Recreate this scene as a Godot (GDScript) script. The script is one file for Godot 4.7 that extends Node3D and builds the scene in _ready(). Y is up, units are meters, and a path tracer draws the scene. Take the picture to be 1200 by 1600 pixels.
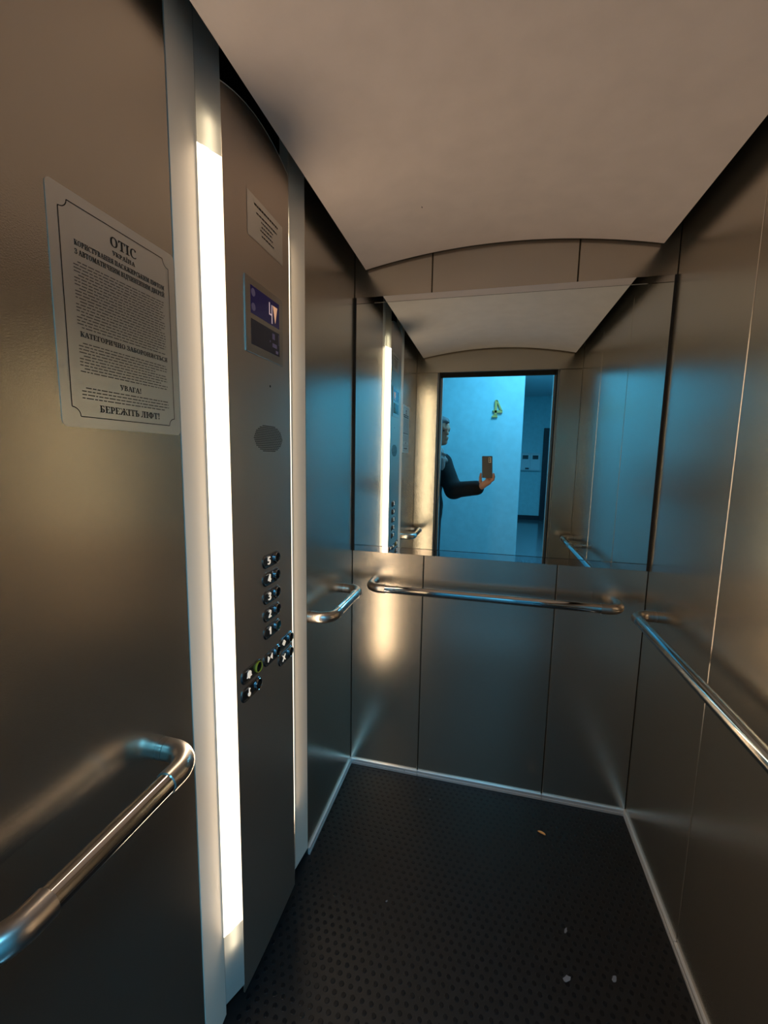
extends Node3D
# Lift car seen from its doorway: x runs along the back wall, y up, z from the back wall (0) towards the landing.

const W := 1.1          # car width
const D := 1.47         # car depth
const H := 2.3          # top of the car walls
const ZC := 0.7265      # middle of the button panel on the left wall
const RAIL_Y := 0.828
const LAMP := 6.2         # strip light energy for each metre of its width
const EYE := Vector3(0.5353, 1.3408, 1.6544)
const EYE_TURN := Vector3(-0.1267, 0.2392, 0.0179)

var M := {}
var used := {}
var rng := RandomNumberGenerator.new()

# ------------------------------------------------------------------ helpers
func numbered(called: String) -> String:
	if not used.has(called):
		used[called] = 0
		return called
	used[called] += 1
	return "%s_%03d" % [called, used[called]]

func tag(o: Node, label := "", category := "", group := "", kind := "") -> Node:
	if label != "": o.set_meta("label", label)
	if category != "": o.set_meta("category", category)
	if group != "": o.set_meta("group", group)
	if kind != "": o.set_meta("kind", kind)
	return o

func thing(called: String, label: String, category: String, at := Vector3.ZERO, group := "") -> Node3D:
	var o := Node3D.new()
	o.name = numbered(called)
	o.position = at
	add_child(o)
	tag(o, label, category, group)
	return o

func setting(called: String) -> Node3D:
	var o := Node3D.new()
	o.name = called
	add_child(o)
	o.set_meta("kind", "structure")
	return o

func put(called: String, mesh: Mesh, mat: Material, parent: Node = self, at := Vector3.ZERO, label := "") -> MeshInstance3D:
	var o := MeshInstance3D.new()
	o.name = called if parent != self else numbered(called)
	o.mesh = mesh
	o.material_override = mat
	o.position = at
	o.cast_shadow = GeometryInstance3D.SHADOW_CASTING_SETTING_ON
	parent.add_child(o, true)
	if label != "": o.set_meta("label", label)
	return o

func new_st() -> SurfaceTool:
	var st := SurfaceTool.new()
	st.begin(Mesh.PRIMITIVE_TRIANGLES)
	return st

func tri(st: SurfaceTool, a: Vector3, b: Vector3, c: Vector3, out: Vector3) -> void:
	var n := (b - a).cross(c - a)
	if n.length_squared() < 1e-20: return
	n = n.normalized()
	if n.dot(out) < 0.0:
		var t := b
		b = c
		c = t
		n = -n
	st.set_normal(n); st.add_vertex(a)
	st.set_normal(n); st.add_vertex(c)
	st.set_normal(n); st.add_vertex(b)

func quad(st: SurfaceTool, a: Vector3, b: Vector3, c: Vector3, d: Vector3, out: Vector3) -> void:
	tri(st, a, b, c, out)
	tri(st, a, c, d, out)

func smooth_tri(st: SurfaceTool, a: Vector3, na: Vector3, b: Vector3, nb: Vector3, c: Vector3, nc: Vector3) -> void:
	var n := (b - a).cross(c - a)
	if n.length_squared() < 1e-20: return
	if n.dot(na + nb + nc) < 0.0:
		st.set_normal(na); st.add_vertex(a)
		st.set_normal(nb); st.add_vertex(b)
		st.set_normal(nc); st.add_vertex(c)
	else:
		st.set_normal(na); st.add_vertex(a)
		st.set_normal(nc); st.add_vertex(c)
		st.set_normal(nb); st.add_vertex(b)

func smooth_quad(st: SurfaceTool, a: Vector3, na: Vector3, b: Vector3, nb: Vector3, c: Vector3, nc: Vector3, d: Vector3, nd: Vector3) -> void:
	smooth_tri(st, a, na, b, nb, c, nc)
	smooth_tri(st, a, na, c, nc, d, nd)

# box between two corners with chamfered edges
func box_into(st: SurfaceTool, lo: Vector3, hi: Vector3, e := 0.0015) -> void:
	var c := (lo + hi) * 0.5
	var h := (hi - lo) * 0.5
	e = minf(e, minf(h.x, minf(h.y, h.z)) * 0.8)
	var v := func(sx, sy, sz, axis): 
		var p := Vector3(sx * h.x, sy * h.y, sz * h.z)
		for k in 3:
			if k != axis: p[k] -= signf(p[k]) * e
		return c + p
	for axis in 3:
		var u := (axis + 1) % 3
		var w := (axis + 2) % 3
		for s in [-1, 1]:
			var q := []
			for t in [[-1, -1], [1, -1], [1, 1], [-1, 1]]:
				var sg := [0, 0, 0]
				sg[axis] = s; sg[u] = t[0]; sg[w] = t[1]
				q.append(v.call(sg[0], sg[1], sg[2], axis))
			var o := Vector3.ZERO
			o[axis] = s
			quad(st, q[0], q[1], q[2], q[3], o)
		# edges that run along this axis
		for t in [[-1, -1], [1, -1], [1, 1], [-1, 1]]:
			var a := [0, 0, 0]
			a[u] = t[0]; a[w] = t[1]
			a[axis] = -1
			var b := a.duplicate()
			b[axis] = 1
			var o := Vector3.ZERO
			o[u] = t[0]; o[w] = t[1]
			quad(st, v.call(a[0], a[1], a[2], u), v.call(b[0], b[1], b[2], u), v.call(b[0], b[1], b[2], w), v.call(a[0], a[1], a[2], w), o)
	for sx in [-1, 1]:
		for sy in [-1, 1]:
			for sz in [-1, 1]:
				tri(st, v.call(sx, sy, sz, 0), v.call(sx, sy, sz, 1), v.call(sx, sy, sz, 2), Vector3(sx, sy, sz))

func box(lo: Vector3, hi: Vector3, e := 0.0015) -> ArrayMesh:
	var st := new_st()
	box_into(st, lo, hi, e)
	return st.commit()

# outline in the plane (u, v), drawn out along w = u x v by `length` from `origin`
func drawn(outline: PackedVector2Array, origin: Vector3, u: Vector3, v: Vector3, length: float, st: SurfaceTool = null, e := 0.0) -> ArrayMesh:
	var alone := st == null
	if alone: st = new_st()
	var w := u.cross(v).normalized()
	if Geometry2D.is_polygon_clockwise(outline):
		outline = outline.duplicate()
		outline.reverse()
	var inner := outline
	if e > 0.0:
		var off := Geometry2D.offset_polygon(outline, -e, Geometry2D.JOIN_MITER)
		if off.size() == 1 and off[0].size() == outline.size():
			# line the two up by the nearest first corner
			var best := 0
			for k in off[0].size():
				if off[0][k].distance_to(outline[0]) < off[0][best].distance_to(outline[0]): best = k
			inner = PackedVector2Array()
			for k in off[0].size(): inner.append(off[0][(best + k) % off[0].size()])
	var at := func(p: Vector2, t: float) -> Vector3: return origin + u * p.x + v * p.y + w * t
	var n := outline.size()
	var idx := Geometry2D.triangulate_polygon(inner)
	for k in range(0, idx.size(), 3):
		tri(st, at.call(inner[idx[k]], 0.0), at.call(inner[idx[k + 1]], 0.0), at.call(inner[idx[k + 2]], 0.0), -w)
		tri(st, at.call(inner[idx[k]], length), at.call(inner[idx[k + 1]], length), at.call(inner[idx[k + 2]], length), w)
	for k in n:
		var a := outline[k]
		var b := outline[(k + 1) % n]
		var d := (b - a).normalized()
		var o := u * d.y - v * d.x
		var t0 := e if inner != outline else 0.0
		quad(st, at.call(a, t0), at.call(b, t0), at.call(b, length - t0), at.call(a, length - t0), o)
		if t0 > 0.0:
			var a2 := inner[k]
			var b2 := inner[(k + 1) % n]
			quad(st, at.call(a, t0), at.call(b, t0), at.call(b2, 0.0), at.call(a2, 0.0), o - w)
			quad(st, at.call(a, length - t0), at.call(b, length - t0), at.call(b2, length), at.call(a2, length), o + w)
	return st.commit() if alone else null

# round bar along a path, with flat ends
func bar(path: PackedVector3Array, r: float, sides := 20, st: SurfaceTool = null, r_end := -1.0) -> ArrayMesh:
	var alone := st == null
	if alone: st = new_st()
	if r_end < 0.0: r_end = r
	var n := path.size()
	var rings := []
	var up := Vector3.ZERO
	for k in n:
		var t := (path[mini(k + 1, n - 1)] - path[maxi(k - 1, 0)]).normalized()
		if up == Vector3.ZERO:
			up = t.cross(Vector3.UP if absf(t.y) < 0.9 else Vector3.RIGHT).normalized()
		up = (up - t * up.dot(t)).normalized()
		var side := t.cross(up)
		var rr := lerpf(r, r_end, float(k) / (n - 1))
		var ring := []
		for j in sides:
			var a := TAU * j / sides
			var d := up * cos(a) + side * sin(a)
			ring.append([path[k] + d * rr, d])
		rings.append(ring)
	for k in n - 1:
		for j in sides:
			var j2 := (j + 1) % sides
			var p = rings[k][j]; var q = rings[k][j2]; var s = rings[k + 1][j2]; var v = rings[k + 1][j]
			smooth_quad(st, p[0], p[1], q[0], q[1], s[0], s[1], v[0], v[1])
	for end in [0, n - 1]:
		var o: Vector3 = path[end] - path[1 if end == 0 else n - 2]
		for j in sides:
			tri(st, path[end], rings[end][j][0], rings[end][(j + 1) % sides][0], o)
	return st.commit() if alone else null

# profile of (radius, height) turned about an axis
func lathe(profile: PackedVector2Array, at: Vector3, axis: Vector3, sides := 24, st: SurfaceTool = null) -> ArrayMesh:
	var alone := st == null
	if alone: st = new_st()
	axis = axis.normalized()
	var u := axis.cross(Vector3.UP if absf(axis.y) < 0.9 else Vector3.RIGHT).normalized()
	var v := axis.cross(u)
	var n := profile.size()
	for k in n - 1:
		var a := profile[k]
		var b := profile[k + 1]
		var d := b - a
		var nn := Vector2(d.y, -d.x).normalized()
		for j in sides:
			var a0 := TAU * j / sides
			var a1 := TAU * (j + 1) / sides
			var e0 := u * cos(a0) + v * sin(a0)
			var e1 := u * cos(a1) + v * sin(a1)
			var n0 := e0 * nn.x + axis * nn.y
			var n1 := e1 * nn.x + axis * nn.y
			smooth_quad(st, at + e0 * a.x + axis * a.y, n0, at + e1 * a.x + axis * a.y, n1, at + e1 * b.x + axis * b.y, n1, at + e0 * b.x + axis * b.y, n0)
	return st.commit() if alone else null

# smooth union of tapered limbs [from, to, radius, radius], meshed as surface nets
func limbs_into(st: SurfaceTool, limbs: Array, cell: float, blend: float) -> void:
	var lo := Vector3(1e9, 1e9, 1e9)
	var hi := -lo
	for l in limbs:
		var r: float = maxf(l[2], l[3]) + blend + cell * 2.0
		for k in 2:
			lo = lo.min(l[k] - Vector3(r, r, r))
			hi = hi.max(l[k] + Vector3(r, r, r))
	var nx := int((hi.x - lo.x) / cell) + 2
	var ny := int((hi.y - lo.y) / cell) + 2
	var nz := int((hi.z - lo.z) / cell) + 2
	var f := PackedFloat32Array()
	f.resize(nx * ny * nz)
	f.fill(1.0)
	for l in limbs:
		var a: Vector3 = l[0]; var b: Vector3 = l[1]
		var ra: float = l[2]; var rb: float = l[3]
		var m := maxf(ra, rb) + blend + cell * 1.5
		var p0 := (a.min(b) - Vector3(m, m, m) - lo) / cell
		var p1 := (a.max(b) + Vector3(m, m, m) - lo) / cell
		var ab := b - a
		var len2 := maxf(ab.length_squared(), 1e-9)
		for z in range(maxi(int(p0.z), 0), mini(int(p1.z) + 1, nz)):
			for y in range(maxi(int(p0.y), 0), mini(int(p1.y) + 1, ny)):
				var row := (z * ny + y) * nx
				for x in range(maxi(int(p0.x), 0), mini(int(p1.x) + 1, nx)):
					var p := lo + Vector3(x, y, z) * cell
					var t := clampf((p - a).dot(ab) / len2, 0.0, 1.0)
					var d := p.distance_to(a + ab * t) - lerpf(ra, rb, t)
					var o := f[row + x]
					var h := maxf(blend - absf(d - o), 0.0) / blend
					f[row + x] = minf(d, o) - h * h * blend * 0.25
	var vert := {}
	var norm := {}
	var step := [1, nx, nx * ny]
	for z in nz - 1:
		for y in ny - 1:
			for x in nx - 1:
				var i := (z * ny + y) * nx + x
				var corner := [f[i], f[i + 1], f[i + nx], f[i + nx + 1], f[i + nx * ny], f[i + nx * ny + 1], f[i + nx * ny + nx], f[i + nx * ny + nx + 1]]
				var inside := 0
				for c in corner:
					if c < 0.0: inside += 1
				if inside == 0 or inside == 8: continue
				var sum := Vector3.ZERO
				var cnt := 0
				for e in [[0, 1], [2, 3], [4, 5], [6, 7], [0, 2], [1, 3], [4, 6], [5, 7], [0, 4], [1, 5], [2, 6], [3, 7]]:
					var c0: float = corner[e[0]]; var c1: float = corner[e[1]]
					if (c0 < 0.0) != (c1 < 0.0):
						var t := c0 / (c0 - c1)
						var q0 := Vector3(e[0] & 1, (e[0] >> 1) & 1, e[0] >> 2)
						var q1 := Vector3(e[1] & 1, (e[1] >> 1) & 1, e[1] >> 2)
						sum += q0.lerp(q1, t)
						cnt += 1
				vert[i] = lo + (Vector3(x, y, z) + sum / cnt) * cell
				norm[i] = Vector3(corner[1] + corner[3] + corner[5] + corner[7] - corner[0] - corner[2] - corner[4] - corner[6], corner[2] + corner[3] + corner[6] + corner[7] - corner[0] - corner[1] - corner[4] - corner[5], corner[4] + corner[5] + corner[6] + corner[7] - corner[0] - corner[1] - corner[2] - corner[3]).normalized()
	for i in vert:
		for axis in 3:
			var s0: int = step[axis]
			var s1: int = step[(axis + 1) % 3]
			var s2: int = step[(axis + 2) % 3]
			if (f[i] < 0.0) == (f[i + s0] < 0.0): continue
			var q := [i, i - s1, i - s1 - s2, i - s2]
			var ok := true
			for k in q:
				if not vert.has(k): ok = false
			if ok:
				smooth_quad(st, vert[q[0]], norm[q[0]], vert[q[1]], norm[q[1]], vert[q[2]], norm[q[2]], vert[q[3]], norm[q[3]])

func limbs(list: Array, cell: float, blend: float) -> ArrayMesh:
	var st := new_st()
	limbs_into(st, list, cell, blend)
	return st.commit()

func letters(text: String, height: float, depth: float, serif := true, bold := true) -> TextMesh:
	var t := TextMesh.new()
	var font := SystemFont.new()
	font.font_names = PackedStringArray(["Droid Serif" if serif else "Droid Sans"])
	if bold: font.font_weight = 700
	t.font = font
	t.text = text
	t.font_size = 32
	t.pixel_size = height / 23.0
	t.depth = depth
	t.curve_step = 2.0
	return t

# ------------------------------------------------------------------ materials
func paint(c: Color, rough := 0.6, metal := 0.0) -> StandardMaterial3D:
	var m := StandardMaterial3D.new()
	m.albedo_color = c
	m.roughness = rough
	m.metallic = metal
	return m

func grain_map(freq: float, strength: float, kind := FastNoiseLite.TYPE_SIMPLEX_SMOOTH, seed_ := 3) -> ImageTexture:
	var nz := FastNoiseLite.new()
	nz.seed = seed_
	nz.noise_type = kind
	nz.frequency = freq
	nz.fractal_octaves = 2
	var im := nz.get_seamless_image(512, 512)
	im.convert(Image.FORMAT_RGBA8)
	im.bump_map_to_normal_map(strength)
	return ImageTexture.create_from_image(im)

func patch_map(freq: float, low: float, high: float, seed_: int) -> ImageTexture:
	var nz := FastNoiseLite.new()
	nz.seed = seed_
	nz.frequency = freq
	nz.fractal_octaves = 4
	var im := nz.get_seamless_image(256, 256)
	im.convert(Image.FORMAT_RGBA8)
	for y in 256:
		for x in 256:
			var v := lerpf(low, high, im.get_pixel(x, y).r)
			im.set_pixel(x, y, Color(v, v, v))
	return ImageTexture.create_from_image(im)

func over_world(m: StandardMaterial3D, scale_: float) -> StandardMaterial3D:
	m.uv1_triplanar = true
	m.uv1_world_triplanar = true
	m.uv1_scale = Vector3(scale_, scale_, scale_)
	return m

func glow(c: Color, energy: float, base := Color(0.9, 0.9, 0.88)) -> StandardMaterial3D:
	var m := paint(base, 0.5)
	m.emission_enabled = true
	m.emission = c
	m.emission_energy_multiplier = energy
	return m

func make_materials() -> void:
	var grain := grain_map(0.2, 1.2)
	var steel := over_world(paint(Color(0.775, 0.742, 0.69), 0.235, 0.94), 4.0)
	steel.normal_enabled = true
	steel.normal_texture = grain
	steel.normal_scale = 0.14
	M.steel = steel
	var matt: StandardMaterial3D = steel.duplicate()
	matt.albedo_color = Color(0.8, 0.745, 0.69)
	matt.roughness = 0.42
	M.panel_steel = matt
	M.edge = paint(Color(0.72, 0.7, 0.68), 0.35, 1.0)
	M.satin = paint(Color(0.72, 0.7, 0.68), 0.3, 1.0)
	M.chrome = paint(Color(0.8, 0.8, 0.8), 0.06, 1.0)
	M.mirror = paint(Color(0.9, 0.94, 0.93), 0.0, 1.0)
	M.polished = paint(Color(0.86, 0.87, 0.87), 0.02, 1.0)
	M.aluminium = paint(Color(0.9, 0.9, 0.91), 0.32, 0.6)
	M.trim = paint(Color(0.89, 0.87, 0.83), 0.42)
	M.cover = paint(Color(0.8, 0.79, 0.77), 0.4)
	M.cover.backlight_enabled = true
	M.cover.backlight = Color(0.9, 0.88, 0.84)
	M.tube = glow(Color(1.0, 0.93, 0.8), 6.0)
	M.lamp = glow(Color(1.0, 0.93, 0.8), 2.2)
	M.dark = paint(Color(0.1, 0.095, 0.09), 0.8)
	M.black = paint(Color(0.03, 0.03, 0.03), 0.7)
	var cream := over_world(paint(Color(0.87, 0.815, 0.795), 0.55), 1.7)
	cream.albedo_texture = patch_map(0.02, 0.96, 1.0, 8)
	M.cream = cream
	var rubber := over_world(paint(Color(0.07, 0.07, 0.085), 0.5), 3.0)
	rubber.albedo_texture = patch_map(0.03, 0.6, 1.0, 5)
	M.rubber = rubber
	M.rubber_stud = paint(Color(0.07, 0.07, 0.08), 0.33)
	M.rubber_stud.metallic_specular = 0.35
	M.sticker = paint(Color(0.87, 0.85, 0.81), 0.29, 0.8)
	M.ink = paint(Color(0.15, 0.14, 0.13), 0.5, 0.3)
	M.faint_ink = paint(Color(0.36, 0.345, 0.33), 0.45, 0.6)
	M.button_dark = paint(Color(0.5, 0.5, 0.52), 0.2, 1.0)
	M.button_cap = paint(Color(0.2, 0.2, 0.21), 0.15, 0.9)
	M.button_green = paint(Color(0.1, 0.36, 0.36), 0.2, 0.6)
	M.button_yellow = paint(Color(0.82, 0.7, 0.2), 0.35)
	M.numeral = glow(Color(1.0, 0.9, 0.78), 0.55, Color(0.97, 0.95, 0.9))
	M.screen = glow(Color(0.2, 0.16, 0.5), 0.1, Color(0.06, 0.06, 0.1))
	M.screen.roughness = 0.06
	M.screen_low = glow(Color(0.2, 0.22, 0.35), 0.05, Color(0.06, 0.065, 0.09))
	M.screen_low.roughness = 0.06
	M.screen_light = glow(Color(1.0, 0.85, 0.85), 0.4, Color(0.5, 0.5, 0.5))
	M.screen_arrow = glow(Color(1.0, 0.74, 0.56), 0.55, Color(0.5, 0.45, 0.4))
	M.screen_icon = glow(Color(0.55, 0.45, 0.6), 0.12, Color(0.3, 0.3, 0.35))
	# landing
	var wall := over_world(paint(Color(0.7, 0.87, 0.9), 0.7), 1.1)
	wall.albedo_texture = patch_map(0.03, 0.95, 1.0, 12)
	M.landing_wall = wall
	var tile := over_world(paint(Color(0.42, 0.45, 0.47), 0.14), 2.0)
	tile.albedo_texture = patch_map(0.05, 0.85, 1.0, 21)
	M.landing_floor = tile
	M.landing_ceiling = paint(Color(0.8, 0.85, 0.87), 0.8)
	M.navy = paint(Color(0.1, 0.1, 0.16), 0.5)
	M.brass = paint(Color(0.86, 0.72, 0.42), 0.4, 0.3)
	M.panel_lamp = glow(Color(0.45, 0.82, 1.0), 3.0)
	M.meter = paint(Color(0.8, 0.84, 0.86), 0.45)
	M.glass_dark = paint(Color(0.12, 0.13, 0.16), 0.15)
	# person
	M.skin = paint(Color(0.78, 0.56, 0.45), 0.55)
	M.jacket = paint(Color(0.03, 0.03, 0.035), 0.9)
	M.trousers = paint(Color(0.12, 0.12, 0.15), 0.85)
	M.shoe = paint(Color(0.08, 0.07, 0.07), 0.5)
	M.hair = paint(Color(0.42, 0.42, 0.43), 0.7)
	var check := Image.create(64, 64, false, Image.FORMAT_RGBA8)
	for y in 64:
		for x in 64:
			var v := 0.72
			if x % 16 < 4: v -= 0.26
			if y % 16 < 4: v -= 0.26
			check.set_pixel(x, y, Color(v, v * 0.98, v * 0.97))
	M.check = over_world(paint(Color(0.95, 0.93, 0.92), 0.8), 20.0)
	M.check.albedo_texture = ImageTexture.create_from_image(check)
	M.phone = paint(Color(0.2, 0.2, 0.2), 0.35, 0.3)
	M.lens = paint(Color(0.03, 0.03, 0.04), 0.05)
	M.lens_rim = paint(Color(0.6, 0.58, 0.55), 0.3, 0.8)
	M.leaf = paint(Color(0.82, 0.62, 0.38), 0.7)
	M.paper = paint(Color(0.45, 0.45, 0.48), 0.7)

# ------------------------------------------------------------------ scene
func _ready() -> void:
	rng.seed = 4
	var cam := Camera3D.new()
	cam.name = "camera"
	cam.fov = rad_to_deg(2.0 * atan(800.0 / 666.37))
	cam.near = 0.01
	cam.position = EYE
	cam.rotation = EYE_TURN
	add_child(cam)
	cam.current = true

	var we := WorldEnvironment.new()
	we.name = "environment"
	var env := Environment.new()
	env.background_mode = Environment.BG_COLOR
	env.background_color = Color(0, 0, 0)
	env.tonemap_mode = Environment.TONE_MAPPER_LINEAR
	env.tonemap_exposure = 1.0
	env.sdfgi_enabled = true
	env.ssao_enabled = true
	env.ssil_enabled = true
	we.environment = env
	add_child(we)

	make_materials()
	build_car()
	build_landing()
	build_lamps()
	build_control_panel()
	build_mirror()
	build_handrails()
	build_notices()
	build_litter()
	build_phone()
	build_person()

func area_light(called: String, at: Vector3, towards: Vector3, up: Vector3, size: Vector2, c: Color, energy: float, parent: Node) -> void:
	var l := AreaLight3D.new()
	l.name = called
	l.area_size = size
	l.light_color = c
	l.light_energy = energy
	l.shadow_enabled = true
	l.area_range = 12.0
	l.area_attenuation = 2.0
	parent.add_child(l, true)
	l.basis = Basis.looking_at(towards, up)
	l.position = at

# ------------------------------------------------------------------ the car
func build_car() -> void:
	# floor: black studded rubber on a slab
	var floor_ := setting("floor")
	put("rubber_mat", box(Vector3(-0.06, -0.05, -0.06), Vector3(W + 0.06, 0.0, D + 0.03), 0.001), M.rubber, floor_)
	var mm := MultiMesh.new()
	mm.transform_format = MultiMesh.TRANSFORM_3D
	mm.mesh = lathe(PackedVector2Array([Vector2(0.0066, 0.0), Vector2(0.0061, 0.0008), Vector2(0.005, 0.0012), Vector2(0.0, 0.0013)]), Vector3.ZERO, Vector3.UP, 10)
	var spots := []
	var row := 0
	var z := 0.02
	while z < D - 0.01:
		var x := 0.014 + (0.0 if row % 2 == 0 else 0.012)
		while x < W - 0.01:
			spots.append(Vector3(x, 0.0, z))
			x += 0.024
		z += 0.0208
		row += 1
	mm.instance_count = spots.size()
	for k in spots.size(): mm.set_instance_transform(k, Transform3D(Basis(), spots[k]))
	var studs := MultiMeshInstance3D.new()
	studs.name = "rubber_studs"
	studs.multimesh = mm
	studs.material_override = M.rubber_stud
	studs.set_meta("kind", "stuff")
	floor_.add_child(studs)

	# walls: brushed steel panels with narrow joints on a dark backing
	var back := setting("wall_back")
	put("backing", box(Vector3(-0.06, 0.0, -0.07), Vector3(W + 0.06, H, -0.021), 0.001), M.black, back)
	for s in [[0.0005, 0.2965], [0.2995, 0.7965], [0.7995, W - 0.0005]]:
		put("steel_panel", box(Vector3(s[0], 0.003, -0.02), Vector3(s[1], H, 0.0), 0.002), M.steel, back)
	var left := setting("wall_left")
	put("backing", box(Vector3(-0.1, 0.0, -0.02), Vector3(-0.05, H, D + 0.03), 0.001), M.black, left)
	put("steel_panel", box(Vector3(-0.022, 0.003, 0.0), Vector3(0.0, H, ZC - 0.2675), 0.0012), M.steel, left)
	put("steel_panel", box(Vector3(-0.022, 0.003, ZC + 0.2675), Vector3(0.0, H, D - 0.001), 0.0015), M.steel, left)
	var right := setting("wall_right")
	put("backing", box(Vector3(W + 0.023, 0.0, -0.02), Vector3(W + 0.07, H, D + 0.03), 0.001), M.black, right)
	for s in [[0.0, 0.4625], [0.4655, 0.9585], [0.9615, D - 0.001]]:
		put("steel_panel", box(Vector3(W, 0.003, s[0]), Vector3(W + 0.022, H, s[1]), 0.0015), M.steel, right)
	var front := setting("wall_front")
	put("steel_panel", box(Vector3(0.0, 0.003, D), Vector3(0.150, 1.942, D + 0.03), 0.0012), M.steel, front)
	put("steel_panel", box(Vector3(0.962, 0.003, D), Vector3(W, 1.942, D + 0.03), 0.0012), M.steel, front)
	put("steel_panel", box(Vector3(0.0, 1.9445, D), Vector3(W, H, D + 0.03), 0.0012), M.steel, front)

	# ceiling: shallow vaulted cream panel hung below a dark roof
	var ceil_ := setting("ceiling")
	var arc := PackedVector2Array()
	for k in 33:
		var x := lerpf(0.0485, 1.0465, k / 32.0)
		arc.append(Vector2(x, 2.0405 + 0.052 * (1.0 - pow((x - 0.5475) / 0.499, 2.0))))
	var st := new_st()
	var z0 := 0.015
	var z1 := 1.4476
	for k in 32:
		var a := arc[k]; var b := arc[k + 1]
		var na := Vector3(-0.417 * (a.x - 0.5475), -1.0, 0).normalized()
		var nb := Vector3(-0.417 * (b.x - 0.5475), -1.0, 0).normalized()
		var t := 0.01
		smooth_quad(st, Vector3(a.x, a.y, z0), na, Vector3(b.x, b.y, z0), nb, Vector3(b.x, b.y, z1), nb, Vector3(a.x, a.y, z1), na)
		smooth_quad(st, Vector3(a.x, a.y + t, z0), -na, Vector3(b.x, b.y + t, z0), -nb, Vector3(b.x, b.y + t, z1), -nb, Vector3(a.x, a.y + t, z1), -na)
		quad(st, Vector3(a.x, a.y, z0), Vector3(b.x, b.y, z0), Vector3(b.x, b.y + t, z0), Vector3(a.x, a.y + t, z0), Vector3(0, 0, -1))
		quad(st, Vector3(a.x, a.y, z1), Vector3(b.x, b.y, z1), Vector3(b.x, b.y + t, z1), Vector3(a.x, a.y + t, z1), Vector3(0, 0, 1))
	for k in [0, 32]:
		var a := arc[k]
		quad(st, Vector3(a.x, a.y, z0), Vector3(a.x, a.y, z1), Vector3(a.x, a.y + 0.01, z1), Vector3(a.x, a.y + 0.01, z0), Vector3(-1 if k == 0 else 1, 0, 0))
	put("vaulted_panel", st.commit(), M.cream, ceil_)
	put("roof_slab", box(Vector3(-0.1, H, -0.07), Vector3(W + 0.1, H + 0.05, D + 0.06), 0.001), M.black, ceil_)
	for x in [0.3, 0.8]:
		for zz in [0.3, 1.15]:
			put("hanger", bar(PackedVector3Array([Vector3(x, 2.08, zz), Vector3(x, H + 0.002, zz)]), 0.006, 10), M.dark, ceil_)

	# skirting: grooved aluminium strip, 26 mm high
	var prof := PackedVector2Array([Vector2(0, 0.0005), Vector2(0.006, 0.0005), Vector2(0.007, 0.0015), Vector2(0.007, 0.0105), Vector2(0.0045, 0.0115), Vector2(0.0045, 0.0145), Vector2(0.007, 0.0155), Vector2(0.007, 0.0245), Vector2(0.006, 0.0258), Vector2(0, 0.0258)])
	var bb := setting("baseboard_back")
	for s in [[0.007, 0.2972], [0.2988, 0.7972], [0.7988, W - 0.007]]:
		put("strip", drawn(prof, Vector3(s[1], 0.0, 0.0), Vector3(0, 0, 1), Vector3.UP, s[1] - s[0]), M.aluminium, bb)
	put("screw", lathe(PackedVector2Array([Vector2(0.002, 0.0), Vector2(0.0018, 0.001), Vector2(0.0, 0.0012)]), Vector3(0.243, 0.013, 0.0043), Vector3(0, 0, 1), 10), M.black, bb)
	var bl := setting("baseboard_left")
	for s in [[0.0, ZC - 0.268], [ZC + 0.268, D]]:
		put("strip", drawn(prof, Vector3(0, 0, s[0]), Vector3(1, 0, 0), Vector3.UP, s[1] - s[0]), M.aluminium, bl)
	var br := setting("baseboard_right")
	for s in [[0.0, 0.4632], [0.4648, 0.9592], [0.9608, D]]:
		put("strip", drawn(prof, Vector3(W, 0, s[1]), Vector3(-1, 0, 0), Vector3.UP, s[1] - s[0]), M.aluminium, br)

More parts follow.
